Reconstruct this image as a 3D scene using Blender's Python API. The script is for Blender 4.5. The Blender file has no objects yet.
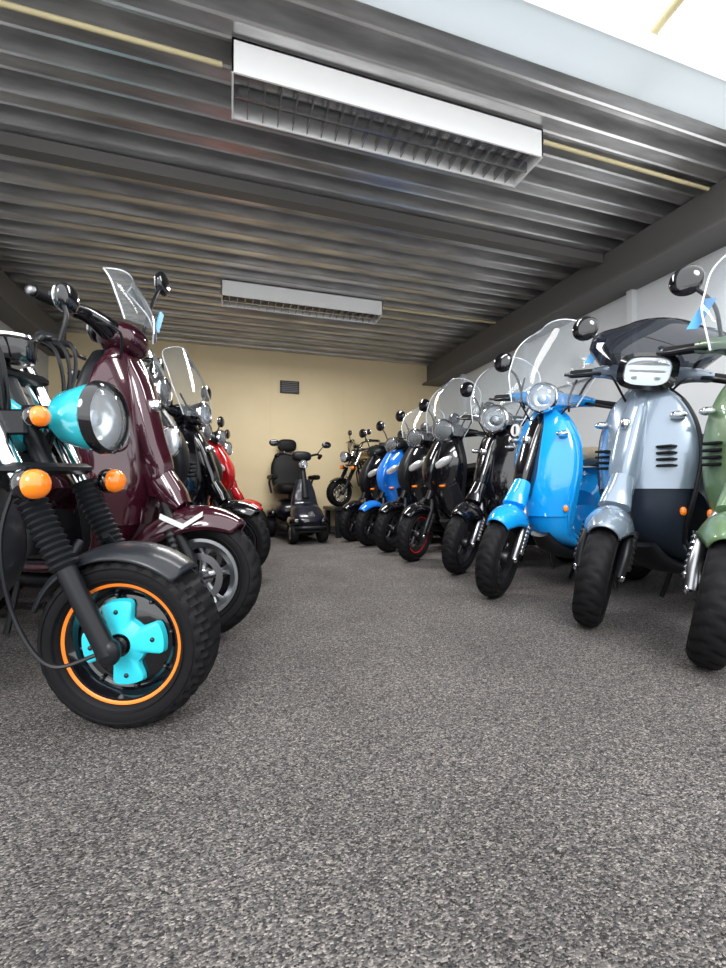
import bpy, math, random
import numpy as np
from mathutils import Vector, Matrix
random.seed(4)
S=bpy.context.scene
PI=math.pi
# ------------------------------------------------------------ materials
def mat(name,col,rough=.5,metal=0,coat=0,bump=None,emit=0,spec=None):
    m=bpy.data.materials.new(name); m.use_nodes=True
    nt=m.node_tree; p=nt.nodes['Principled BSDF']
    p.inputs['Base Color'].default_value=(*col,1)
    p.inputs['Roughness'].default_value=rough
    p.inputs['Metallic'].default_value=metal
    p.inputs['Coat Weight'].default_value=coat
    p.inputs['Coat Roughness'].default_value=.03
    if spec is not None: p.inputs['Specular IOR Level'].default_value=spec
    if emit:
        p.inputs['Emission Color'].default_value=(*col,1); p.inputs['Emission Strength'].default_value=emit
    if bump:
        sc,st=bump
        tc=nt.nodes.new('ShaderNodeTexCoord'); n=nt.nodes.new('ShaderNodeTexNoise'); n.inputs['Scale'].default_value=sc
        b=nt.nodes.new('ShaderNodeBump'); b.inputs['Strength'].default_value=st; b.inputs['Distance'].default_value=.01
        nt.links.new(tc.outputs['Object'],n.inputs['Vector']); nt.links.new(n.outputs['Fac'],b.inputs['Height']); nt.links.new(b.outputs['Normal'],p.inputs['Normal'])
    return m
def glass(name,tint,refl=.15,rough=.02,haze=0,hcol=(.7,.75,.8)):
    m=bpy.data.materials.new(name); m.use_nodes=True
    nt=m.node_tree; nt.nodes.clear()
    o=nt.nodes.new('ShaderNodeOutputMaterial'); mx=nt.nodes.new('ShaderNodeMixShader')
    t=nt.nodes.new('ShaderNodeBsdfTransparent'); t.inputs['Color'].default_value=(*tint,1)
    g=nt.nodes.new('ShaderNodeBsdfGlossy'); g.inputs['Roughness'].default_value=rough
    lw=nt.nodes.new('ShaderNodeLayerWeight'); lw.inputs['Blend'].default_value=refl
    base=t.outputs[0]
    if haze:
        d=nt.nodes.new('ShaderNodeBsdfDiffuse'); d.inputs[0].default_value=(*hcol,1)
        m2=nt.nodes.new('ShaderNodeMixShader'); m2.inputs[0].default_value=haze
        nt.links.new(t.outputs[0],m2.inputs[1]); nt.links.new(d.outputs[0],m2.inputs[2]); base=m2.outputs[0]
    nt.links.new(lw.outputs['Fresnel'],mx.inputs[0]); nt.links.new(base,mx.inputs[1]); nt.links.new(g.outputs[0],mx.inputs[2]); nt.links.new(mx.outputs[0],o.inputs[0])
    return m
M={}
M['tyre']=mat('rubber_tyre',(.008,.008,.009),.60,bump=(60,.08),spec=.14)
M['blk']=mat('black_plastic',(.009,.010,.012),.38,bump=(300,.03),spec=.28)
M['blkgloss']=mat('gloss_black',(.004,.004,.006),.12,coat=.9)
M['satin']=mat('satin_charcoal',(.016,.018,.022),.30,coat=.15,spec=.35)
M['grip']=mat('grip_rubber',(.012,.012,.012),.7,spec=.2)
M['chrome']=mat('chrome',(.85,.85,.87),.08,1)
M['alu']=mat('aluminium',(.42,.43,.45),.32,1)
M['disc']=mat('brake_steel',(.22,.22,.23),.35,1)
M['dark']=mat('dark_metal',(.05,.05,.055),.4,.8)
M['turq']=mat('turquoise_paint',(.03,.47,.56),.22,coat=.8)
M['turqhub']=mat('turquoise_hub',(.03,.58,.70),.4)
M['sky']=mat('sky_blue_paint',(.006,.32,.80),.14,coat=1)
M['blue']=mat('royal_blue_paint',(.008,.16,.62),.16,coat=1)
M['grey']=mat('grey_blue_paint',(.23,.29,.36),.22,.35,coat=1)
M['greylow']=mat('slate_plastic',(.014,.020,.032),.35,spec=.3)
M['green']=mat('olive_green_paint',(.12,.20,.10),.32,coat=.5)
M['maroon']=mat('maroon_paint',(.045,.006,.014),.12,.2,coat=1)
M['red']=mat('red_paint',(.42,.008,.012),.18,coat=1)
M['navy']=mat('blueblack_paint',(.005,.006,.013),.28,coat=.4)
M['gold']=mat('gold_paint',(.32,.21,.07),.3,.7,coat=.5)
M['seat']=mat('seat_black',(.008,.008,.008),.5,bump=(200,.2),spec=.2)
M['beige']=mat('seat_beige',(.62,.50,.34),.5,bump=(200,.2))
M['brown']=mat('seat_brown',(.16,.06,.03),.5,bump=(200,.2))
M['orange']=mat('orange_lens',(1,.23,.01),.2,coat=1,emit=.12)
M['orangep']=mat('orange_stripe',(.95,.22,.02),.4)
M['redl']=mat('red_lens',(.6,.01,.01),.2,coat=1)
M['clear']=glass('clear_screen',(.90,.93,.95),.28,haze=.11,hcol=(.70,.76,.82))
M['tint']=glass('tinted_screen',(.08,.09,.12),.4,haze=.3,hcol=(.015,.018,.028))
M['lens']=glass('lamp_glass',(.9,.93,.95),.3,haze=.12,hcol=(.85,.88,.9))
M['edge']=mat('polycarbonate_edge',(.75,.80,.85),.2,coat=.5)
M['refl']=mat('lamp_reflector',(.85,.87,.89),.2,.6,emit=.05)
M['mirror']=mat('mirror_face',(.85,.87,.9),.03,1)
M['tag']=mat('blue_tag',(.10,.42,.85),.5)
M['white']=mat('white_decal',(.7,.7,.7),.4)
# ------------------------------------------------------------ mesh helpers
def cr(keys,n):
    K=np.array(keys,float); m=len(K)
    P=np.vstack([2*K[0]-K[1],K,2*K[-1]-K[-2]])
    out=[]
    for i in range(n):
        t=i/(n-1)*(m-1); j=min(int(t),m-2); f=t-j
        a,b,c,d=P[j],P[j+1],P[j+2],P[j+3]
        out.append(.5*((2*b)+(-a+c)*f+(2*a-5*b+4*c-d)*f*f+(-a+3*b-3*c+d)*f**3))
    return np.array(out)
def rings(R,closed=True,caps=True,loop=False):
    n=len(R); m=len(R[0]); V=[tuple(p) for r in R for p in r]; F=[]
    for i in range(n if loop else n-1):
        k=(i+1)%n
        for j in range(m if closed else m-1):
            l=(j+1)%m
            F.append((i*m+j,k*m+j,k*m+l,i*m+l))
    if caps and closed and not loop:
        F.append(tuple(range(m))); F.append(tuple((n-1)*m+j for j in reversed(range(m))))
    return V,F
def spw(c,e): return math.copysign(abs(c)**(2/e),c)
def sweep(keys,n=36,m=28,y0=0,e=2.5,ridge=0):
    K=[list(k)+[0]*(5-len(k)) for k in keys]
    P=cr(K,n); P[:,2]=np.maximum(P[:,2],.004); P[:,3]=np.maximum(P[:,3],.004)
    T=np.gradient(P[:,:2],axis=0); T/=np.linalg.norm(T,axis=1)[:,None]+1e-9
    R=[]
    for i in range(n):
        x,z,hw,ht,bow=P[i]; nx,nz=-T[i][1],T[i][0]
        r=[]
        for j in range(m):
            a=2*PI*j/m; cy=spw(math.cos(a),e); ct=spw(math.sin(a),e)
            r.append((x+nx*ht*ct-bow*abs(cy)**1.6, y0+hw*cy, z+nz*ht*ct))
        R.append(r)
    return rings(R)
def tube(pts,rad,m=10,n=None,rib=None):
    pts=np.array(pts,float)
    if len(pts)>2: 
        n=n or max(12,5*len(pts)); C=cr(pts,n)
    else:
        n=n or 2; C=np.array([pts[0]+(pts[1]-pts[0])*i/(n-1) for i in range(n)])
    if isinstance(rad,(int,float)): rr=[rad]*n
    else: rr=np.interp(np.linspace(0,1,n),np.linspace(0,1,len(rad)),rad)
    T=np.gradient(C,axis=0); T/=np.linalg.norm(T,axis=1)[:,None]+1e-9
    up=np.array([0,0,1.]) if abs(T[0][2])<.9 else np.array([1.,0,0])
    N=np.cross(T[0],up); N/=np.linalg.norm(N); R=[]
    for i in range(n):
        N=N-T[i]*N.dot(T[i]); N/=np.linalg.norm(N); Bn=np.cross(T[i],N)
        r=rr[i]*(1 if not rib else (rib if i%2 else 1))
        R.append([C[i]+r*(math.cos(a)*N+math.sin(a)*Bn) for a in [2*PI*j/m for j in range(m)]])
    return rings(R)
def revolve(prof,c,axis='y',n=48,closed=False,mod=None):
    R=[]
    for i in range(n):
        a=2*PI*i/n; r_=[]
        for k,(r,h) in enumerate(prof):
            if mod: r+=mod(i,k)
            if axis=='y': r_.append((c[0]+r*math.cos(a),c[1]+h,c[2]+r*math.sin(a)))
            elif axis=='x': r_.append((c[0]+h,c[1]+r*math.cos(a),c[2]+r*math.sin(a)))
            else: r_.append((c[0]+r*math.cos(a),c[1]+r*math.sin(a),c[2]+h))
        R.append(r_)
    return rings(R,closed=closed,caps=False,loop=True)
def sell(c,r,e=2.5,n=14,m=24):
    R=[]
    for i in range(n+1):
        f=-PI/2+PI*i/n; f=max(min(f,PI/2-.02),-PI/2+.02)
        R.append([(c[0]+r[0]*spw(math.cos(f),e)*spw(math.cos(a),e),c[1]+r[1]*spw(math.cos(f),e)*spw(math.sin(a),e),c[2]+r[2]*spw(math.sin(f),e)) for a in [2*PI*j/m for j in range(m)]])
    return rings(R)
def box(c,s,ch=.0):
    x,y,z=[v/2 for v in s]
    k=min(ch,x*.9,y*.9,z*.9) if ch else 0
    if not k:
        V=[(c[0]+a*x,c[1]+b*y,c[2]+d*z) for d in(-1,1) for a,b in((-1,-1),(1,-1),(1,1),(-1,1))]
        return V,[(3,2,1,0),(4,5,6,7),(0,1,5,4),(1,2,6,5),(2,3,7,6),(3,0,4,7)]
    R=[]
    for zz,q in((-z,k),(-z+k,0),(z-k,0),(z,k)):
        X,Y=x-q,y-q
        R.append([(c[0]+a,c[1]+b,c[2]+zz) for a,b in((-X,-Y+k),(-X+k,-Y),(X-k,-Y),(X,-Y+k),(X,Y-k),(X-k,Y),(-X+k,Y),(-X,Y-k))])
    return rings(R)
def grid(fn,nu,nv):
    V=[];F=[]
    for i in range(nu):
        for j in range(nv): V.append(tuple(fn(i/(nu-1),j/(nv-1))))
    for i in range(nu-1):
        for j in range(nv-1): F.append((i*nv+j,(i+1)*nv+j,(i+1)*nv+j+1,i*nv+j+1))
    return V,F
def mkobj(name,V,F,m,parent=None,smooth=True,solid=0):
    me=bpy.data.meshes.new(name); me.from_pydata([tuple(map(float,v)) for v in V],[],F); me.update()
    if smooth:
        me.shade_smooth()
        try: me.set_sharp_from_angle(angle=math.radians(42))
        except Exception: pass
    me.materials.append(m)
    o=bpy.data.objects.new(name,me); S.collection.objects.link(o)
    if parent: o.parent=parent
    if solid:
        md=o.modifiers.new('s','SOLIDIFY'); md.thickness=solid; md.offset=0
    return o
class B:
    def __init__(s,name,loc,rot,scale=1,steer=0,A=(-.03,0,.25),Bp=(-.36,0,1.05),lean=0):
        s.e=bpy.data.objects.new(name,None); S.collection.objects.link(s.e)
        s.e.location=loc; s.e.rotation_euler=(lean,0,math.radians(rot)); s.e.scale=(scale,)*3
        s.p={}; ax=(Vector(Bp)-Vector(A)).normalized()
        s.M=Matrix.Translation(A)@Matrix.Rotation(math.radians(steer),4,ax)@Matrix.Translation(-Vector(A))
    def add(s,part,m,VF,st=False,solid=0):
        V,F=VF
        if st: V=[tuple(s.M@Vector(v)) for v in V]
        k=(part,m,solid)
        if k not in s.p: s.p[k]=([],[])
        a,b=s.p[k]; o=len(a); a.extend(V); b.extend([tuple(i+o for i in f) for f in F])
    def done(s):
        for (part,m,solid),(V,F) in s.p.items(): mkobj(part,V,F,M[m],s.e,solid=solid)
def ell_prof(rc,h,rr,e,n=24):
    return [(rc+rr*spw(math.sin(2*PI*k/n),e),h*spw(math.cos(2*PI*k/n),e)) for k in range(n)]
def wheel(b,nm,x,R,hw,rimR,rimmat='dark',spokes=5,st=False,stripe=None,hub=None,wire=False,disc=True,dish=False,knob=0):
    z=R; tr=(R-rimR)/2
    n=150 if not knob else 180
    per=6
    def mod(i,k):
        if 2<=k<=10:
            if k==6: return -(.004 if knob else .003)
            if knob: 
                ph=i+(3 if k%2 else 0)
                return -.010 if ph%per<2 else 0
            ph=i+abs(k-6)*(1 if k>6 else 1)+(3 if k>6 else 0)
            return -.009 if ph%per==0 else 0
        return 0
    b.add(nm+'_tyre','tyre',revolve(ell_prof(rimR+tr,hw,tr,2.3 if not knob else 2.9),(x,0,z),n=n,closed=True,mod=mod),st)
    for s in(-1,1):
        for rr in (rimR+tr*.45,rimR+tr*1.15): b.add(nm+'_sidewall_ridge','tyre',revolve([(rr,s*hw*.955),(rr+.003,s*hw*1.035),(rr+.006,s*hw*.955)],(x,0,z),n=72),st)
    r=rimR
    b.add(nm+'_rim',rimmat,revolve([(r+.006,-hw*.72),(r+.006,-hw*.6),(r-.012,-hw*.55),(r-.02,-hw*.2),(r-.02,hw*.2),(r-.012,hw*.55),(r+.006,hw*.6),(r+.006,hw*.72),(r-.006,hw*.72),(r-.016,hw*.5),(r-.03,hw*.2),(r-.03,-hw*.2),(r-.016,-hw*.5),(r-.006,-hw*.72)],(x,0,z),closed=True),st)
    b.add(nm+'_hub',rimmat,revolve([(0,-hw*.9),(.028,-hw*.9),(.034,-hw*.7),(.034,hw*.7),(.028,hw*.9),(0,hw*.9)],(x,0,z),n=24),st)
    if dish:
        b.add(nm+'_dish',rimmat,revolve([(0,-.03),(.09,-.03),(.115,-.02),(r-.014,-.028),(r-.014,.028),(.115,.02),(.09,.03),(0,.03)],(x,0,z),n=48),st)
        for s in(-1,1):
            for k in range(8):
                a=2*PI*k/8+.2; b.add(nm+'_bolts','dark',sell((x+.118*math.cos(a),s*.026,z+.118*math.sin(a)),(.006,.006,.006),2,6,8),st)
    elif wire:
        for i in range(28):
            a=2*PI*i/28; q=a+(.5 if i%2 else -.5); s=hw*.6*(1 if i%4<2 else -1)
            b.add(nm+'_spokes','chrome',tube([(x+.03*math.cos(q),s,z+.03*math.sin(q)),(x+(r-.02)*math.cos(a),0,z+(r-.02)*math.sin(a))],.002,m=5),st)
    else:
        for i in range(spokes):
            for d in(-.16,.16):
                a=2*PI*i/spokes+.3
                b.add(nm+'_spokes',rimmat,tube([(x+.02*math.cos(a+d),0,z+.02*math.sin(a+d)),(x+.6*r*math.cos(a+d*.4),hw*.2,z+.6*r*math.sin(a+d*.4)),(x+(r-.015)*math.cos(a+d),0,z+(r-.015)*math.sin(a+d))],[.014,.009,.012],m=8),st)
    if disc:
        dr=r*.66
        b.add(nm+'_brake_disc','disc',revolve([(dr*.72,-hw*.92),(dr,-hw*.92),(dr,-hw*.86),(dr*.72,-hw*.86)],(x,0,z),closed=True),st)
        for k in range(5):
            a=2*PI*k/5; b.add(nm+'_disc_carrier','dark',tube([(x+.02*math.cos(a),-hw*.89,z+.02*math.sin(a)),(x+dr*.75*math.cos(a+.2),-hw*.89,z+dr*.75*math.sin(a+.2))],.006,m=6),st)
        b.add(nm+'_caliper','dark',box((x-.05,-hw*.95,z+dr*.75),(.07,.035,.05),.01),st)
    if stripe:
        for s in(-1,1):
            b.add(nm+'_pinstripe',stripe,revolve([(r-.001,s*hw*.74),(r+.003,s*hw*.78),(r+.007,s*hw*.78),(r+.009,s*hw*.70),(r+.003,s*hw*.68)],(x,0,z),n=72,closed=True),st)
def lamp(b,nm,c,r,depth=.06,shell='blkgloss',ring='chrome',st=True,hexa=False):
    x,y,z=c
    if hexa:
        def rg(s,dx,e=3.2): return [(x+dx,y+r*1.2*s*spw(math.cos(a),e),z+r*.85*s*spw(math.sin(a),e)) for a in [2*PI*j/32 for j in range(32)]]
        b.add(nm+'_bezel',ring,rings([rg(.95,-.07),rg(1.32,-.04),rg(1.32,.0),rg(1.02,.012),rg(.97,.0)],caps=False),st)
        b.add(nm+'_reflector','refl',rings([rg(.98,.0),rg(.8,-.02),rg(.3,-.035)],caps=True),st)
        b.add(nm+'_lens','lens',rings([rg(.98,.006),rg(.8,.014),rg(.4,.018),rg(.05,.02)],caps=True),st)
        b.add(nm+'_led_bar','blk',box((x-.008,y,z),(.02,r*1.9,.014),.004),st)
        for s in(-1,1): b.add(nm+'_projector','dark',sell((x-.01,y+s*r*.6,z-r*.42),(.012,.02,.014),2.2,8,12),st)
        return
    b.add(nm+'_shell',shell,revolve([(0,-depth),(r*.45,-depth*.96),(r*.8,-depth*.7),(r*1.0,-depth*.25),(r*1.04,0)],(x,y,z),'x',40),st)
    b.add(nm+'_bezel',ring,revolve([(r*.91,.006),(r*.97,.017),(r*1.07,.010),(r*1.11,-.006),(r*1.02,-.014),(r*.91,-.004)],(x,y,z),'x',40,closed=True),st)
    b.add(nm+'_reflector','refl',revolve([(r*.94,0),(r*.85,-r*.22),(r*.6,-r*.4),(r*.25,-r*.5),(r*.24,-r*.25),(0,-r*.2)],(x,y,z),'x',40),st)
    b.add(nm+'_lens','lens',revolve([(r*.94,.004),(r*.8,.014),(r*.5,.022),(0,.026)],(x,y,z),'x',40),st)
def fender(b,nm,m,x,z,r0,w,a0,a1,drop,st,n=30,flat=0):
    def f(u,v):
        a=math.radians(a0+(a1-a0)*u); t=v*2-1; th=t*1.45
        e=.45+.55*min(1,math.sin(PI*min(max(u,0.02),.98))**.5)
        if flat: e=.85+.15*min(1,math.sin(PI*min(max(u,0.02),.98))**.5)
        rr=r0-drop*(1-math.cos(th))*((.55+.45*math.sin(PI*u)) if not flat else 1)
        yy=w*math.sin(th)*e
        return (x+rr*math.cos(a),yy,z+rr*math.sin(a))
    b.add(nm,m,grid(f,n,17),st,solid=.006)
def screen(b,m,z0,h,w,x0,rake=.3,trim=None,st=True):
    def f(u,v):
        t=(u*2-1); ww=w*math.sqrt(max(0,1-(max(0,v-.55)/.47)**2.2*.75))*(.75+.25*min(1,v*3))
        a=t*1.0
        return (x0-rake*v*h-.12*(1-math.cos(a))+.02*math.sin(PI*v), ww*math.sin(a)/math.sin(1.0), z0+h*v-(.10*h*t*t*max(0,v-.6)/.4))
    b.add('windscreen',m,grid(f,21,15),st)
    e=[f(0,v/14) for v in range(15)]+[f(u/20,1) for u in range(1,20)]+[f(1,1-v/14) for v in range(15)]
    b.add('windscreen_edge',trim or m,tube(e,.0035,m=6,n=60),st)
    if h>.25:
        for s in(-1,1): b.add('windscreen_bracket','blk',tube([(x0-.14,s*.12,z0-.02),(x0-.06,s*w*.55,z0+.04),(x0-.05-rake*h*.3,s*w*.6,z0+.3*h)],.006,m=6),st)
def mirrors(b,x,z,yb,dy,dz,m='blkgloss',r=.055,tag=True,roundm=False,sides=(-1,1)):
    for s in sides:
        b.add('mirror_stalk','blk' if m!='chrome' else 'chrome',tube([(x,s*yb,z),(x+.015,s*(yb+dy*.35),z+dz*.6),(x-.01,s*(yb+dy),z+dz)],.007,m=8),True)
        c=(x-.01,s*(yb+dy+.02),z+dz+.02)
        b.add('mirror_housing',m,sell(c,(.024,r*(1 if roundm else 1.3),r*(1 if roundm else .8)),2.1),True)
        b.add('mirror_glass','mirror',sell((c[0]-.018,c[1],c[2]),(.008,r*(.9 if roundm else 1.18),r*(.9 if roundm else .7)),2.1,10,20),True)
    if tag:
        s=tag if tag in(-1,1) else 1
        V,F=box((0,0,0),(.006,.035,.11)); V=[(x+.03+a,s*(yb+dy*.6)+q+.35*zz,z+dz*.45+zz) for a,q,zz in V]
        b.add('paper_tag','tag',(V,F),True)
def grips(b,x,z,y0,y1,dx=-.05):
    for s in(-1,1):
        b.add('grip','grip',tube([(x,s*y0,z),(x+dx,s*y1,z-.005)],.019,m=12,n=26,rib=1.1),True)
        b.add('bar_end','disc',sell((x+dx*1.1,s*(y1+.01),z-.006),(.018,.012,.018),2,8,12),True)
        b.add('brake_lever','dark',tube([(x+.03,s*(y0-.03),z-.01),(x+.06,s*(y0+.02),z-.015),(x+.02,s*(y1-.02),z-.02),(x+.015,s*(y1+.02),z-.02)],[.010,.008,.006,.008],m=8),True)
        b.add('switch_gear','blk',box((x+.005,s*(y0-.01),z),(.05,.05,.05),.012),True)
# ------------------------------------------------------------ scooter
def scooter(loc,rot,body,scale=1.05,steer=22,seat='seat',style='retro',scr=None,light='round',horn=None,rim='dark',inner='blk',mir='blkgloss',tag=0,fend=None,decal=None,trim=None,up=0,stripe=None,name='motor_scooter',ring='chrome',mz=0,my=0,roundm=True,rear=None,lr=.075,msides=(-1,1),sidelamps=False,low=None,vents=True,forkm=None):
    b=B(name,loc,rot,scale,steer)
    lowc=low
    fend=fend or body; rear=rear or body; low=low or body
    wheel(b,'front_wheel',0,.225,.050,.140,rim,5,True,stripe=stripe)
    wheel(b,'rear_wheel',-1.10,.225,.055,.138,rim,5)
    mod=style=='modern'
    if mod: fender(b,'front_fender',fend,0,.225,.255,.070,42,160,.06,True)
    else:
        fender(b,'front_fender',fend,-.02,.225,.272,.092,50,168,.12,True)
        b.add('fender_neck',fend,sweep([(-.08,.49,.06,.03),(-.12,.53,.055,.05),(-.17,.60,.045,.05)],12,20),True)
    fm=forkm or ('alu' if not mod else 'blk')
    for s in(-1,1):
        b.add('fork',fm,tube([(0,s*.072,.225),(-.03,s*.076,.32),(-.10,s*.062,.43),(-.14,s*.03,.50)],[.020,.021,.018,.018],m=12),True)
        b.add('fork_axle','chrome',sell((0,s*.082,.225),(.018,.012,.018),2,8,12),True)
        b.add('shock_spring','chrome' if not (mod or forkm) else 'dark',tube([(-.035,s*.090,.25),(-.10,s*.088,.40)],.014,m=10,n=16,rib=1.35),True)
    b.add('steering_column','blk',tube([(-.13,0,.5),(-.35,0,1.03+up)],.026),True)
    u=up
    sh=[(-.35,1.00+u,.08,.035,0),(-.318,.93+u*.8,.15,.035,.02),(-.280,.82+u*.5,.200,.034,.06),(-.252,.69,.215,.034,.085),(-.245,.56,.200,.032,.08),(-.268,.43,.165,.032,.06),(-.34,.33,.135,.030,.03),(-.46,.275,.13,.028,0),(-.62,.26,.145,.028,0),(-.74,.27,.14,.028,0)]
    if mod: sh=[(-.34,1.02+u,.10,.05,0),(-.27,.93+u*.8,.16,.055,.05),(-.22,.82+u*.5,.20,.05,.10),(-.21,.70,.19,.045,.12),(-.235,.56,.165,.04,.10),(-.28,.43,.145,.04,.06),(-.35,.33,.14,.035,.03),(-.46,.275,.15,.03,0),(-.62,.26,.165,.03,0),(-.74,.27,.155,.03,0)]
    if lowc:
        b.add('leg_shield',body,sweep(sh[:5],36,36,e=2.9))
        b.add('floor_tunnel',low,sweep([tuple(np.array(sh[4])+np.array((0,.015,-.004,-.003,0)))]+sh[5:],40,36,e=2.9))
    else:
        b.add('leg_shield',body,sweep(sh[:6],40,36,e=2.9))
        b.add('floor_tunnel',low,sweep([(sh[5][0],sh[5][1]+.02,sh[5][2],sh[5][3],sh[5][4])]+sh[6:],34,36,e=2.9))
    b.add('inner_leg_shield',inner,sweep([(x-.045-(.02 if i<6 else 0),z+(.0 if i<6 else .012),hw*.93,ht,bw*.9) for i,(x,z,hw,ht,bw) in enumerate(sh[:9])],40,24))
    b.add('floor_mat','grip',box((-.57,0,.298),(.26,.26,.012),.004))
    b.add('underbody','blk',sweep([(-.30,.33,.06,.03),(-.42,.23,.09,.035),(-.7,.20,.10,.04),(-.85,.24,.09,.04)],20,16))
    if trim:
        C=cr(sh[1:7],40)
        for s in(-1,1): b.add('shield_trim',trim,tube([(p[0]-p[4],s*(p[2]+.002),p[1]) for p in C[::3]],.008,m=8,n=50))
    if not mod:
        b.add('horn_cover',horn or body,sweep([(-.335,.975+u,.035,.035),(-.285,.88+u*.7,.052,.05),(-.228,.74,.056,.055),(-.185,.62,.050,.05),(-.19,.53,.028,.03)],26,24,e=3.2))
        b.add('horn_badge','chrome',sell((-.212,0,.84+u*.5),(.03,.020,.026),2.6,10,16))
        for k in range(4): b.add('horn_grille','blk',box((-.143-.008*k,0,.61+.02*k),(.02,.06-.002*k,.008),.002))
        for s in(-1,1): 
            if not sidelamps:
                b.add('indicator','lens' ,sell((-.283,s*.165,.86+u*.5),(.03,.03,.016),2.2,10,16))
                b.add('indicator_bulb','refl',sell((-.288,s*.165,.86+u*.5),(.022,.022,.011),2.2,8,12))
                b.add('side_reflector','orange',sell((-.300,s*.170,.47),(.012,.012,.018),2.2,8,12))
            else:
                b.add('turn_lamp','refl',sell((-.25,s*.145,.76),(.045,.024,.06),2.3,12,20))
                b.add('turn_lamp_glass','lens',sell((-.246,s*.147,.76),(.052,.029,.07),2.3,12,20))
            if vents:
                for k in range(4): b.add('shield_vents','blk',box((-.252,s*.135,.655+.026*k),(.045,.062,.011),.003))
    else:
        b.add('nose_panel',horn or 'blk',sweep([(-.30,1.0+u,.05,.05),(-.21,.88+u*.6,.07,.05),(-.155,.76,.075,.05),(-.155,.64,.05,.045),(-.205,.53,.02,.02)],26,20,e=3))
        for s in(-1,1):
            V,F=sell((-.20,s*.115,.80+u*.5),(.035,.06,.032),2.4,10,20); V=[(x-(abs(y)-.115)*.5,y,z+(abs(y)-.115)*.6) for x,y,z in V]
            b.add('apron_headlight','refl',(V,F))
            b.add('apron_indicator','orange',sell((-.20,s*.10,.61),(.025,.028,.011),2.4,8,16))
            b.add('side_fairing','blk',sweep([(-.26,.62,.012,.05),(-.34,.44,.012,.06),(-.5,.33,.012,.04),(-.75,.31,.012,.04)],20,12,y0=s*.165))
    b.add('underseat_panel',inner,sweep([(-.68,.27,.15,.03),(-.70,.4,.135,.05),(-.74,.55,.13,.07),(-.78,.69,.14,.05)],20,20))
    b.add('rear_body',rear,sweep([(-.66,.47,.09,.10),(-.76,.50,.16,.17),(-.93,.53,.205,.20),(-1.10,.56,.19,.17),(-1.25,.62,.13,.11),(-1.33,.67,.05,.05)],34,28))
    b.add('saddle',seat,sweep([(-.60,.755,.07,.02),(-.66,.77,.13,.05),(-.86,.765,.16,.055),(-1.0,.795,.16,.06),(-1.20,.81,.13,.055),(-1.31,.81,.05,.02)],30,24))
    b.add('tail_light','redl',sell((-1.34,0,.68),(.03,.06,.035),2.5,10,16))
    b.add('rear_mudguard','blk',sweep([(-1.22,.5,.07,.01),(-1.38,.42,.07,.008),(-1.44,.30,.07,.006)],12,12))
    b.add('engine','dark',sell((-.93,.085,.26),(.2,.05,.075),3.5))
    b.add('exhaust','alu' if not mod else 'blk',tube([(-.80,-.10,.2),(-.92,-.13,.21),(-1.05,-.145,.25),(-1.32,-.15,.33)],[.018,.04,.055,.045],m=16,n=24))
    for s in(-1,1):
        b.add('centre_stand','blk',tube([(-.74,s*.08,.24),(-.72,s*.15,.012)],.011))
        b.add('grab_rail','chrome' if not mod else 'blk',tube([(-1.0,s*.15,.74),(-1.2,s*.17,.80),(-1.36,s*.08,.86),(-1.38,0,.87)],.011))
    # handlebar
    H=1.06+u
    if not mod:
        b.add('headset',body,sell((-.355,0,H),(.085,.105,.068),2.3,16,28),True)
        for s in(-1,1): b.add('handlebar_cover',body if not sidelamps else 'blkgloss',tube([(-.36,s*.06,H+.005),(-.385,s*.15,H+.02),(-.415,s*.225,H+.02)],[.050,.034,.024],m=16),True)
    else:
        b.add('headset','blk',sweep([(-.25,H-.05,.05,.02),(-.28,H,.115,.05),(-.35,H+.03,.13,.055),(-.43,H+.04,.08,.035)],20,20),True)
        for s in(-1,1): b.add('handlebar_cover','blk',tube([(-.36,s*.08,H+.01),(-.415,s*.225,H+.02)],[.045,.026],m=14),True)
    b.add('dashboard','blkgloss',sell((-.40,0,H+.055),(.05,.07,.025),2.3,10,20),True)
    if light=='round': lamp(b,'headlight',(-.228 if mod else -.240,0,H+.012),lr,.12,body if not mod else 'blk',ring)
    elif light=='hex': lamp(b,'headlight',(-.238,0,H+.005),.070,.07,body,'blkgloss',hexa=True)
    elif light=='slit': b.add('position_light','refl',sell((-.25,0,H-.01),(.02,.07,.022),2.6,10,20),True)
    grips(b,-.415,H+.02,.215,.335)
    mirrors(b,-.375,H+.03,.15,.13+my,.17+mz,mir,.058,tag,roundm,msides)
    if scr=='tall': screen(b,'clear',H-.02,.48,.23,-.225,.35,'edge')
    if scr=='fly': screen(b,'tint',H+.03,.23,.25,-.23,.65,'blkgloss')
    if scr=='smoke': screen(b,'clear',H+.04,.24,.15,-.24,.45,'edge')
    if scr=='mid': screen(b,'clear',H,.33,.22,-.225,.4,'edge')
    for s in(-1,1): b.add('cable','blk',tube([(-.38,s*.17,H),(-.30,s*.13,H-.02),(-.33,s*.06,H-.12)],.005,m=6),True)
    if decal=='number':
        b.add('number_decal','white',revolve([(0,.0),(.036,.0)],(-.236,-.115,.91),'x',28))
        b.add('number_digit','blkgloss',box((-.233,-.115,.91),(.004,.010,.045)))
    if decal=='swoosh':
        for s in(-1,1):
            P=[(.02,.462,.0),(-.045,.415,.0),(-.135,.452,.0)]
            def f(a,c):
                if a<.5: x=P[0][0]+(P[1][0]-P[0][0])*a*2; z=P[0][1]+(P[1][1]-P[0][1])*a*2
                else: x=P[1][0]+(P[2][0]-P[1][0])*(a-.5)*2; z=P[1][1]+(P[2][1]-P[1][1])*(a-.5)*2
                z+=.010*(c-.5)*2
                return (x,s*(.098-.30*(z-.41)),z)
            b.add('fender_decal','white',grid(f,11,3),True)
    b.done(); return b
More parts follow.
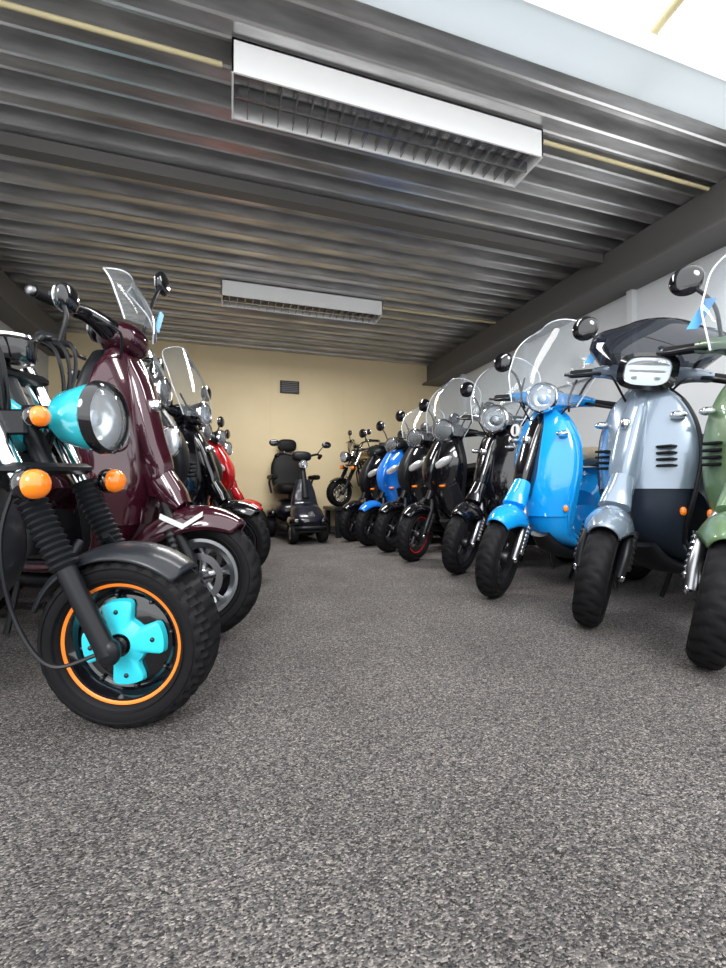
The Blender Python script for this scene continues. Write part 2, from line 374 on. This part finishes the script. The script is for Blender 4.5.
# ------------------------------------------------------------ motorcycle
def motorcycle(name,loc,rot,scale,steer,o):
    b=B(name,loc,rot,scale,steer,A=(0,0,.22),Bp=(-.36,0,.96))
    tank,frame,lampm=o['tank'],o['frame'],o['lamp']
    R=.22; wr=o.get('wire',False); hb=o.get('hub')
    wheel(b,'front_wheel',0,R,.068,.145,'blkgloss' if not wr else 'chrome',6,True,stripe=o.get('stripe'),wire=wr,disc=wr,dish=bool(hb),knob=1 if hb else 0)
    wheel(b,'rear_wheel',-1.15,R,.068,.145,'blkgloss' if not wr else 'chrome',6,stripe=o.get('stripe'),wire=wr,disc=False,dish=bool(hb),knob=1 if hb else 0)
    if hb:
        for x,st in((0,True),(-1.15,False)):
            for s in(-1,1):
                R_=[]
                for rr,h,lo in((.003,.060,0),(.026,.060,0),(.034,.056,0),(.055,.053,.4),(.088,.048,1),(.100,.044,1),(.104,.030,1)):
                    ring=[]
                    for j in range(120):
                        a=2*PI*j/120; q=1/(1+math.exp(-9*(math.cos(4*(a-.15))+.25)))
                        lob=1-lo*(1-q)*.40+lo*.05*q
                        ring.append((x+rr*lob*math.cos(a),s*h,R+rr*lob*math.sin(a)))
                    R_.append(ring)
                b.add('hub_cap',hb,rings(R_,caps=True),st)
                b.add('axle_nut','blk',revolve([(0,s*.088),(.014,s*.088),(.016,s*.065),(.024,s*.060)],(x,0,R),n=12),st)
                for k in range(4):
                    a=.15+k*PI/2; b.add('hub_cap_bolt','dark',sell((x+.08*math.cos(a),s*.050,R+.08*math.sin(a)),(.006,.005,.006),2,6,10),st)
    fender(b,'front_fender',o['fender'],-.005,R,.244,.078,48,158,.035,True,flat=1)
    for s in(-1,1):
        y=s*.100
        b.add('fork_lower','blk',tube([(0,y,.215),(-.105,y,.43)],[.024,.022],m=16),True)
        b.add('fork_foot','blk',sell((0,y,.22),(.028,.02,.032),2.4),True)
        b.add('fork_gaiter','blk',tube([(-.10,y,.42),(-.195,y,.615)],.026,m=16,n=28,rib=1.28),True)
        b.add('fork_upper','chrome',tube([(-.19,y,.60),(-.35,y,.93)],.020,m=16),True)
        b.add('fork_brace','blk',tube([(-.10,y,.43),(-.10,s*.05,.475)],.010),True)
        b.add('lamp_bracket','blk',box((-.235,s*.092,.765),(.09,.014,.06),.005),True)
    for zz,xx in((.655,-.215),(.90,-.335)): b.add('triple_clamp','blk',box((xx,0,zz),(.075,.25,.03),.01),True)
    b.add('steering_stem','blk',tube([(-.215,0,.655),(-.34,0,.92)],.025),True)
    lamp(b,'headlight',(-.062,0,.785),.085,.135 if hb else .14,lampm,'blkgloss' if hb else 'chrome')
    b.add('headlight_stem','blk',tube([(-.165,0,.785),(-.27,0,.79)],.03),True)
    for s in(-1,1):
        pos=((.62,-.15,.14),)
        if hb and s<0: pos=((.62,-.15,.14),(.775,-.15,.115))
        for zz,xx,yy in pos:
            b.add('indicator_stalk','blk',tube([(xx-.05,s*.09,zz),(xx+.005,s*yy,zz)],.009),True)
            q=1 if zz<.7 else .7
            b.add('indicator_shell','blkgloss',sell((xx,s*(yy+.005),zz),(.026*q,.036*q,.036*q),2.1),True)
            b.add('indicator','orange',sell((xx+.018*q,s*(yy+.005),zz),(.028*q,.034*q,.034*q),2.1),True)
        b.add('handlebar','chrome' if not hb else 'blk',tube([(-.35,0,.94),(-.35,s*.06,.955),(-.34,s*.13,1.03),(-.38,s*.22,1.06),(-.43,s*.25,1.06)],.012,m=10),True)
        for q in range(3):
            b.add('cable','blk',tube([(-.39,s*(.23-.02*q),1.05),(-.27,s*(.17-.03*q),1.02-.02*q),(-.24,s*(.13-.02*q),.90-.03*q),(-.28,s*.05,.74-.05*q)],.0055,m=6,n=24),True)
    b.add('speedometer','blkgloss',revolve([(0,.0),(.045,.0),(.05,.01),(.05,.05),(.03,.06),(0,.06)],(-.30,0,.93),'z',28),True)
    b.add('speedometer_ring','chrome',revolve([(.044,.058),(.05,.064),(.054,.056)],(-.30,0,.93),'z',28,closed=True),True)
    b.add('brake_hose','blk',tube([(-.20,-.10,.66),(-.22,-.14,.50),(-.20,-.135,.32),(-.12,-.13,.20),(-.01,-.10,.22)],.005,m=6,n=30),True)
    grips(b,-.40,1.06,.24,.37)
    mirrors(b,-.33,1.04,.20,.03,.13,'blkgloss',.046,0,True)
    for s in(-1,1):
        b.add('frame',frame,tube([(-.32,s*.03,.80),(-.40,s*.07,.5),(-.48,s*.10,.28),(-.75,s*.11,.24),(-.95,s*.11,.30),(-1.15,s*.12,.62)],.017,n=40),)
        b.add('frame',frame,tube([(-.33,s*.03,.84),(-.6,s*.06,.72),(-.9,s*.10,.66),(-1.3,s*.10,.70)],.016,n=30))
        b.add('swingarm',frame,tube([(-.80,s*.10,.30),(-1.15,s*.10,.22)],.018))
        b.add('rear_shock','chrome',tube([(-1.14,s*.13,.26),(-1.05,s*.13,.62)],.022,m=12,n=26,rib=1.3))
        b.add('side_panel',o.get('side','blk'),sell((-.86,s*.12,.56),(.15,.025,.10),2.6))
        b.add('leg_guard','blk',tube([(-.40,s*.05,.62),(-.42,s*.2,.55),(-.46,s*.2,.34),(-.5,s*.08,.28)],.012))
        b.add('foot_peg','grip',tube([(-.62,s*.12,.27),(-.62,s*.24,.27)],.014))
        b.add('tank_knee_panel','blkgloss',sell((-.50,s*.118,.72),(.13,.02,.05),2.4))
    b.add('fuel_tank',tank,sweep([(-.26,.76,.05,.04),(-.34,.77,.105,.085),(-.50,.78,.14,.105),(-.66,.77,.12,.085),(-.78,.75,.07,.04)],30,26))
    b.add('tank_cap','chrome',revolve([(0,.012),(.03,.012),(.034,0)],(-.48,0,.885),'z',20))
    b.add('saddle',o['seat'],sweep([(-.74,.77,.08,.03),(-.82,.78,.13,.045),(-1.0,.79,.14,.05),(-1.25,.83,.13,.05),(-1.36,.85,.06,.02)],28,22))
    fender(b,'rear_fender',o['fender'],-1.15,R,.27,.08,25,165,.06,False)
    b.add('engine_block','dark',sell((-.68,0,.33),(.15,.11,.10),4))
    if hb: b.add('front_skirt','satin',sweep([(-.40,.66,.06,.03),(-.38,.50,.13,.04),(-.42,.36,.16,.05),(-.55,.27,.17,.05),(-.8,.25,.16,.04)],26,24,e=3.5))
    for k in range(7): b.add('cylinder_fins','alu',box((-.56+.012*k,0,.40+.022*k),(.13,.15,.009),.003))
    b.add('exhaust','chrome' if wr else 'blk',tube([(-.50,-.06,.42),(-.44,-.10,.3),(-.6,-.15,.2),(-.9,-.16,.22),(-1.35,-.16,.28)],[.018,.018,.02,.04,.042],m=14,n=40))
    b.add('tail_light','redl',sell((-1.40,0,.72),(.03,.05,.035),2.4))
    b.add('side_stand','blk',tube([(-.62,.1,.24),(-.60,.22,.012)],.01))
    b.done(); return b
# ------------------------------------------------------------ mobility scooter
def mobility(loc,rot,scale):
    b=B('mobility_scooter',loc,rot,scale)
    def w(nm,x,y,R,hw):
        b.add(nm+'_tyre','tyre',[*revolve(ell_prof(R*.78,hw,R*.22,2.4),(x,y,R),n=60,closed=True)])
        b.add(nm+'_rim','alu',revolve([(0,-hw*.8),(R*.3,-hw*.8),(R*.5,-hw*.4),(R*.62,-hw*.7),(R*.62,hw*.7),(R*.5,hw*.4),(R*.3,hw*.8),(0,hw*.8)],(x,y,R),n=30))
    for s in(-1,1):
        w('front_wheel',0,s*.17,.13,.045); w('rear_wheel',-.85,s*.26,.15,.055)
        b.add('front_mudguard','blkgloss',sell((-.02,s*.15,.25),(.16,.075,.06),2.6))
        b.add('rear_mudguard','blkgloss',sell((-.85,s*.25,.31),(.2,.08,.06),2.6))
        b.add('armrest','seat',box((-.66,s*.27,.76),(.32,.075,.06),.015))
        b.add('armrest_frame','dark',tube([(-.80,s*.25,.56),(-.80,s*.28,.70),(-.70,s*.28,.75)],.014))
    b.add('front_axle','dark',tube([(0,-.15,.13),(0,.15,.13)],.02)); b.add('rear_axle','dark',tube([(-.85,-.2,.15),(-.85,.2,.15)],.025))
    b.add('front_cowl','navy',sweep([(.14,.22,.10,.05),(.08,.27,.17,.08),(-.05,.32,.18,.12),(-.14,.42,.16,.07),(-.17,.58,.13,.05),(-.19,.72,.08,.035)],30,26))
    b.add('bumper','blk',tube([(.12,-.17,.18),(.2,-.1,.19),(.2,.1,.19),(.12,.17,.18)],.02))
    b.add('deck','blk',box((-.40,0,.16),(.62,.42,.07),.02)); b.add('deck_mat','grip',box((-.38,0,.20),(.45,.36,.012),.004))
    b.add('rear_body','navy',sweep([(-.55,.28,.16,.08),(-.65,.33,.22,.14),(-.85,.35,.23,.14),(-1.02,.33,.16,.09)],24,24))
    b.add('seat_post','dark',tube([(-.78,0,.40),(-.78,0,.56)],.04))
    b.add('seat_cushion','seat',sell((-.72,0,.62),(.23,.23,.075),3.2))
    b.add('seat_back','seat',sweep([(-.91,.62,.20,.05),(-.95,.75,.225,.06),(-.98,.92,.22,.055),(-1.01,1.08,.16,.035)],24,24,e=3))
    b.add('headrest','seat',sell((-1.02,0,1.20),(.045,.13,.085),2.8))
    b.add('headrest_post','chrome',tube([(-1.01,-.04,1.0),(-1.02,-.04,1.18)],.008))
    b.add('tiller','blk',tube([(-.10,0,.5),(-.22,0,.82),(-.27,0,.98)],[.045,.035,.04],m=14))
    b.add('tiller_console','blk',sell((-.28,0,1.0),(.07,.12,.06),2.8))
    lamp(b,'headlight',(-.19,0,.90),.05,.05,'blk','chrome',False)
    lamp(b,'lower_headlight',(.13,0,.32),.04,.05,'blk','chrome',False)
    for s in(-1,1):
        b.add('tiller_bar','blk',tube([(-.28,s*.08,1.0),(-.30,s*.2,1.03),(-.38,s*.27,1.01)],.014))
        b.add('tiller_grip','grip',tube([(-.34,s*.26,1.02),(-.44,s*.27,1.0)],.02,n=14,rib=1.1))
        b.add('mirror_stalk','blk',tube([(-.30,s*.2,1.03),(-.29,s*.26,1.11),(-.3,s*.30,1.13)],.006))
        b.add('mirror','blkgloss',sell((-.3,s*.32,1.15),(.018,.06,.04),2.2))
    b.done()
# ------------------------------------------------------------ ROOM
XL,XR,YB,ZC=-2.06,3.08,5.95,2.5
YF=1.56
def nmat(name):
    m=bpy.data.materials.new(name); m.use_nodes=True; nt=m.node_tree; return m,nt,nt.nodes['Principled BSDF']
# carpet
m,nt,p=nmat('loop_carpet'); N=nt.nodes; L=nt.links
tc=N.new('ShaderNodeTexCoord')
def vor(scale):
    mp=N.new('ShaderNodeMapping'); mp.inputs['Scale'].default_value=scale; mp.inputs['Rotation'].default_value=(0,0,.3)
    L.new(tc.outputs['Object'],mp.inputs['Vector'])
    v=N.new('ShaderNodeTexVoronoi'); v.inputs['Scale'].default_value=1; L.new(mp.outputs[0],v.inputs['Vector']); return v
v=vor((260,400,260))
sp=N.new('ShaderNodeSeparateColor'); L.new(v.outputs['Color'],sp.inputs[0])
r=N.new('ShaderNodeValToRGB'); e=r.color_ramp
cols=[(0,(.026,.024,.025)),(.3,(.068,.063,.063)),(.55,(.112,.104,.101)),(.8,(.160,.147,.138)),(.93,(.24,.218,.198)),(1,(.32,.29,.265))]
e.elements[0].color=(*cols[0][1],1); e.elements[1].position=1; e.elements[1].color=(*cols[-1][1],1)
for ps,c in cols[1:-1]:
    q=e.elements.new(ps); q.color=(*c,1)
L.new(sp.outputs[0],r.inputs[0])
n2=N.new('ShaderNodeTexNoise'); n2.inputs['Scale'].default_value=2.5; n2.inputs['Detail'].default_value=8; L.new(tc.outputs['Object'],n2.inputs['Vector'])
r2=N.new('ShaderNodeMapRange'); r2.inputs[1].default_value=.3; r2.inputs[2].default_value=.7; r2.inputs[3].default_value=.85; r2.inputs[4].default_value=1.15; L.new(n2.outputs['Fac'],r2.inputs[0])
n3=N.new('ShaderNodeTexNoise'); n3.inputs['Scale'].default_value=80; n3.inputs['Detail'].default_value=3; L.new(tc.outputs['Object'],n3.inputs['Vector'])
r3=N.new('ShaderNodeMapRange'); r3.inputs[1].default_value=.3; r3.inputs[2].default_value=.7; r3.inputs[3].default_value=.72; r3.inputs[4].default_value=1.25; L.new(n3.outputs['Fac'],r3.inputs[0])
mu=N.new('ShaderNodeMath'); mu.operation='MULTIPLY'; L.new(r2.outputs[0],mu.inputs[0]); L.new(r3.outputs[0],mu.inputs[1])
mx=N.new('ShaderNodeMix'); mx.data_type='RGBA'; mx.blend_type='MULTIPLY'; mx.inputs[0].default_value=1
L.new(r.outputs[0],mx.inputs[6]); L.new(mu.outputs[0],mx.inputs[7]); L.new(mx.outputs[2],p.inputs['Base Color'])
bp=N.new('ShaderNodeBump'); bp.invert=True; bp.inputs['Strength'].default_value=.7; bp.inputs['Distance'].default_value=.003
L.new(v.outputs['Distance'],bp.inputs['Height']); L.new(bp.outputs[0],p.inputs['Normal']); p.inputs['Roughness'].default_value=.95; p.inputs['Specular IOR Level'].default_value=.12
MC=m
# back wall panelled cream
m,nt,p=nmat('cream_panel_wall'); N=nt.nodes; L=nt.links
tc=N.new('ShaderNodeTexCoord'); w=N.new('ShaderNodeTexNoise'); w.inputs['Scale'].default_value=3; w.inputs['Detail'].default_value=5; L.new(tc.outputs['Object'],w.inputs['Vector'])
r=N.new('ShaderNodeValToRGB'); r.color_ramp.elements[0].color=(.74,.60,.36,1); r.color_ramp.elements[1].color=(.82,.68,.43,1); L.new(w.outputs['Fac'],r.inputs[0]); L.new(r.outputs[0],p.inputs['Base Color']); p.inputs['Roughness'].default_value=.6
MB=m
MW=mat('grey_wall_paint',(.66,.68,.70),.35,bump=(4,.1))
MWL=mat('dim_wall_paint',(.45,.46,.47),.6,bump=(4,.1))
m,nt,p=nmat('galvanised_steel'); N=nt.nodes; L=nt.links
tc=N.new('ShaderNodeTexCoord'); w=N.new('ShaderNodeTexNoise'); w.inputs['Scale'].default_value=7; w.inputs['Detail'].default_value=6
mp=N.new('ShaderNodeMapping'); mp.inputs['Scale'].default_value=(.5,3,3); L.new(tc.outputs['Object'],mp.inputs[0]); L.new(mp.outputs[0],w.inputs['Vector'])
r=N.new('ShaderNodeValToRGB'); r.color_ramp.elements[0].position=.3; r.color_ramp.elements[0].color=(.44,.435,.43,1); r.color_ramp.elements[1].position=.75; r.color_ramp.elements[1].color=(.76,.755,.75,1); L.new(w.outputs['Fac'],r.inputs[0]); L.new(r.outputs[0],p.inputs['Base Color']); p.inputs['Metallic'].default_value=.8; p.inputs['Roughness'].default_value=.29
MG=m
MS=mat('painted_steel_beam',(.13,.125,.12),.5,bump=(20,.1))
m,nt,p=nmat('translucent_fascia'); N=nt.nodes; L=nt.links
p.inputs['Base Color'].default_value=(.90,.92,.93,1); p.inputs['Roughness'].default_value=.4
tr=N.new('ShaderNodeBsdfTranslucent'); tr.inputs[0].default_value=(.88,.93,.95,1); ms=N.new('ShaderNodeMixShader'); ms.inputs[0].default_value=.45
L.new(p.outputs[0],ms.inputs[1]); L.new(tr.outputs[0],ms.inputs[2]); L.new(ms.outputs[0],N['Material Output'].inputs[0])
MH=m
MLt=mat('luminaire_white',(.93,.93,.92),.35)
ML2=mat('louvre_aluminium',(.50,.50,.50),.22,.85)
MCo=mat('ivory_conduit',(.72,.62,.36),.5)
MGr=mat('outdoor_paving',(.60,.60,.59),.9,bump=(60,.3))
def B1(name,lo,hi,m,ch=0,parent=None):
    c=[(a+b_)/2 for a,b_ in zip(lo,hi)]; s=[b_-a for a,b_ in zip(lo,hi)]
    return mkobj(name,*box(c,s,ch),m,parent,smooth=False)
B1('floor',(XL-.1,-2.0,-.05),(XR+.1,YB+.1,0),MC)
B1('ground_outside',(-14,-16,-.10),(14,-2.0,-.02),MGr)
B1('wall_back',(XL-.1,YB,0),(XR+.1,YB+.1,2.64),MB)
B1('wall_right',(XR,YF-.2,0),(XR+.1,YB,2.64),MW)
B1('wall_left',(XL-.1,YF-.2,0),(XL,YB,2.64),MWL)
# corrugated ceiling
pts=[];y=YF+.0;pitch=.215
while y<YB:
    pts+=[(y,ZC+.0),(y+.008,ZC-.006),(y+.016,ZC),(y+.080,ZC),(y+.088,ZC-.006),(y+.096,ZC),(y+.112,ZC+.092),(y+.200,ZC+.092)]; y+=pitch
pts=[(min(a,YB),b_) for a,b_ in pts]
V=[];F=[]
for a,b_ in pts: V+=[(XL,a,b_),(XR,a,b_)]
for i in range(len(pts)-1): F.append((2*i,2*i+1,2*i+3,2*i+2))
mkobj('ceiling',V,F,MG,smooth=False,solid=.004)
B1('roof_light_block',(XL-.1,YF+.0,2.605),(XR+.1,YB+.1,2.64),MG)  # unseen slab over the ribbed deck, added to block sky light
B1('trim_1',(XL-.1,YF-.19,ZC-.02),(XR+.1,YF,ZC-.012),MH)
B1('trim_51',(XL-.1,YF-.19,ZC-.012),(XR+.1,YF-.182,ZC+.06),MH)
# steel beams
B1('trim_2',(XR-.22,YF,2.20),(XR-.20,YB,2.49),MS); B1('trim_3',(XR-.30,YF,2.19),(XR,YB,2.21),MS)
B1('trim_4',(XL,YF,2.19),(XL+.25,YB,2.21),MS); B1('trim_5',(XL+.16,YF,2.20),(XL+.18,YB,2.49),MS)
B1('trim_6',(XL+.19,2.70,2.42),(XR-.23,2.78,2.49),MS)
for i,x in enumerate(np.arange(XL+.55,XR,1.02)): B1('trim_%d'%(10+i),(x-.006,YB-.006,0),(x+.006,YB+.002,2.5),MB)
for i,yy in enumerate((2.6,3.9,5.2)): B1('trim_%d'%(30+i),(XR-.05,yy,0),(XR,yy+.05,2.2),MW)
B1('trim_40',(XR-.04,YF,1.60),(XR,YB,1.66),MW)
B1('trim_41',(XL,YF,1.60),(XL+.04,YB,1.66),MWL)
B1('baseboard_back',(XL,YB-.02,0),(XR,YB,.09),MS)
# vent
ve=bpy.data.objects.new('wall_vent',None); S.collection.objects.link(ve)
B1('vent_frame',(.65,YB-.03,1.93),(.91,YB-.001,2.10),M['blk'],.004,ve)
for k in range(6): B1('vent_slat',(.67,YB-.042,1.945+.025*k),(.89,YB-.028,1.955+.025*k),MS,0,ve)
# luminaires
def luminaire(x0,x1,y0,y1):
    e=bpy.data.objects.new('ceiling_light',None); S.collection.objects.link(e)
    zb=2.345;zt=2.492
    B1('top_plate',(x0,y0,zt-.01),(x1,y1,zt),MLt,0,e)
    for a,c in((y0,y0+.008),(y1-.008,y1)): B1('side_panel',(x0,a,zb),(x1,c,zt),MLt,0,e)
    for a,c in((x0,x0+.008),(x1-.008,x1)): B1('end_panel',(a,y0,zb-.004),(c,y1,zt),MLt,0,e)
    B1('reflector',(x0+.01,y0+.01,zt-.06),(x1-.01,y1-.01,zt-.05),ML2,0,e)
    n=22
    for i in range(1,n):
        x=x0+(x1-x0)*i/n; B1('louvre',(x-.002,y0+.01,zb+.004),(x+.002,y1-.01,zb+.055),ML2,0,e)
    ym=(y0+y1)/2
    B1('louvre_spine',(x0+.01,ym-.006,zb+.002),(x1-.01,ym+.006,zb+.055),ML2,0,e)
    for yy in(ym-.055,ym+.055): mkobj('fluorescent_tube',*tube([(x0+.03,yy,zb+.075),(x1-.03,yy,zb+.075)],.013),MLt,e)
luminaire(0,1.56,1.85,2.09); luminaire(-.08,1.45,4.02,4.27)
for i,(a,c) in enumerate((((1.60,1.90,2.475),(XR-.24,1.90,2.475)),((XL+.2,1.97,2.475),(-.04,1.97,2.475)),((1.49,4.15,2.475),(XR-.24,4.15,2.475)))):
    mkobj('cable_conduit',*tube([a,c],.011),MCo)
mkobj('canopy_pole',*tube([(1.84,1.54,2.64),(1.78,1.42,2.60),(1.74,1.25,2.60),(1.70,.2,2.66),(1.70,-1.4,2.66)],.020),MCo)
# display platform
pl=bpy.data.objects.new('display_platform',None); S.collection.objects.link(pl)
B1('platform_top',(1.24,5.20,.33),(3.0,5.9,.38),M['blk'],.01,pl)
for x in(1.3,2.0,2.9):
    for yv in(5.25,5.85): B1('platform_leg',(x-.03,yv-.03,0),(x+.03,yv+.03,.33),M['blk'],0,pl)
# ------------------------------------------------------------ vehicles
motorcycle('retro_moped',(-.24,1.25,0),-14,1.0,-6,dict(tank='turq',frame='blk',lamp='turq',stripe='orangep',hub='turqhub',fender='satin',seat='seat',side='turq'))
scooter((-.11,1.88,0),-29,'maroon',1.08,14,style='retro',scr='smoke',light='none',up=.09,decal='swoosh',rim='alu',tag=1,mz=.24,my=.06,horn='maroon',mir='blkgloss',msides=(1,),sidelamps=True,vents=False,forkm='blk')
scooter((-.12,2.50,0),-16,'blkgloss',1.06,0,style='modern',scr='mid',light='round',tag=0,up=.0)
scooter((.05,3.12,0),-26,'blkgloss',1.06,0,style='retro',tag=0,light='round',scr='tall',forkm='blk')
scooter((.02,3.75,0),-24,'blkgloss',1.02,0,style='modern',light='round',vents=False,fend='satin')
scooter((.13,4.40,0),-26,'red',1.04,0,style='modern',light='round',seat='brown',horn='red')
scooter((.20,5.05,0),-24,'red',1.0,0,style='retro',light='round',vents=False,forkm='blk')
mobility((.84,4.82,0),-84,1.0)
# right row
scooter((1.57,1.04,0),186,'green',1.07,28,scr='tall',light='round',seat='brown',tag=-1,mir='blkgloss',mz=.05)
scooter((1.54,1.51,0),189,'grey',1.08,31,scr='fly',light='hex',trim='blk',tag=-1,inner='blk',horn='grey',rear='greylow',low='greylow',forkm='blk')
scooter((1.43,2.07,0),188,'sky',1.06,30,scr='tall',light='round',seat='beige',horn='blkgloss',decal='number',trim='sky',tag=0,inner='sky',vents=False)
scooter((1.57,2.72,0),190,'blkgloss',1.05,28,scr='tall',light='round',lr=.09,vents=False)
scooter((1.48,3.32,0),190,'blkgloss',1.04,26,style='modern',light='round',horn='blkgloss',stripe='redl',lr=.088,scr='tall')
scooter((1.48,3.88,0),192,'blkgloss',1.04,24,style='modern',light='round',scr='mid',lr=.085)
scooter((1.44,4.38,0),194,'blue',1.02,20,style='modern',light='round',horn='blue')
scooter((1.38,4.84,0),196,'blkgloss',1.0,18,style='modern',light='slit')
motorcycle('cafe_racer_motorcycle',(1.38,5.52,.38),192,.84,10,dict(tank='gold',frame='blk',lamp='blkgloss',wire=True,fender='blkgloss',seat='seat',side='blkgloss'))
# ------------------------------------------------------------ light
w=bpy.data.worlds.new('World'); S.world=w; w.use_nodes=True
bg=w.node_tree.nodes['Background']; bg.inputs[0].default_value=(.96,.98,1,1); bg.inputs[1].default_value=2.5
def area(name,loc,rot,sx,sy,e,c=(1,1,1)):
    l=bpy.data.lights.new(name,'AREA'); l.shape='RECTANGLE'; l.size=sx; l.size_y=sy; l.energy=e; l.color=c
    o=bpy.data.objects.new(name,l); o.location=loc; o.rotation_euler=rot; S.collection.objects.link(o); return o
area('interior_fill',(.68,4.145,2.33),(0,0,0),1.4,.2,60,(1,.99,.97))  # added fill for the room interior; the fixture above is unlit
area('interior_fill',(.76,1.97,2.33),(0,0,0),1.4,.2,20,(1,.99,.97))  # weaker added fill below the front fixture, also unlit
sun=bpy.data.lights.new('sun','SUN'); sun.energy=2.4; sun.angle=.4; so=bpy.data.objects.new('sun',sun); so.rotation_euler=(math.radians(58),0,math.radians(-25)); S.collection.objects.link(so)
# camera
c=bpy.data.cameras.new('camera'); co=bpy.data.objects.new('camera',c); S.collection.objects.link(co)
co.location=(0,0,.6); co.rotation_euler=(math.radians(90.8),0,math.radians(-17.2)); c.lens=430/968*36; c.sensor_width=36; c.clip_start=.02
S.camera=co
S.view_settings.view_transform='Standard'
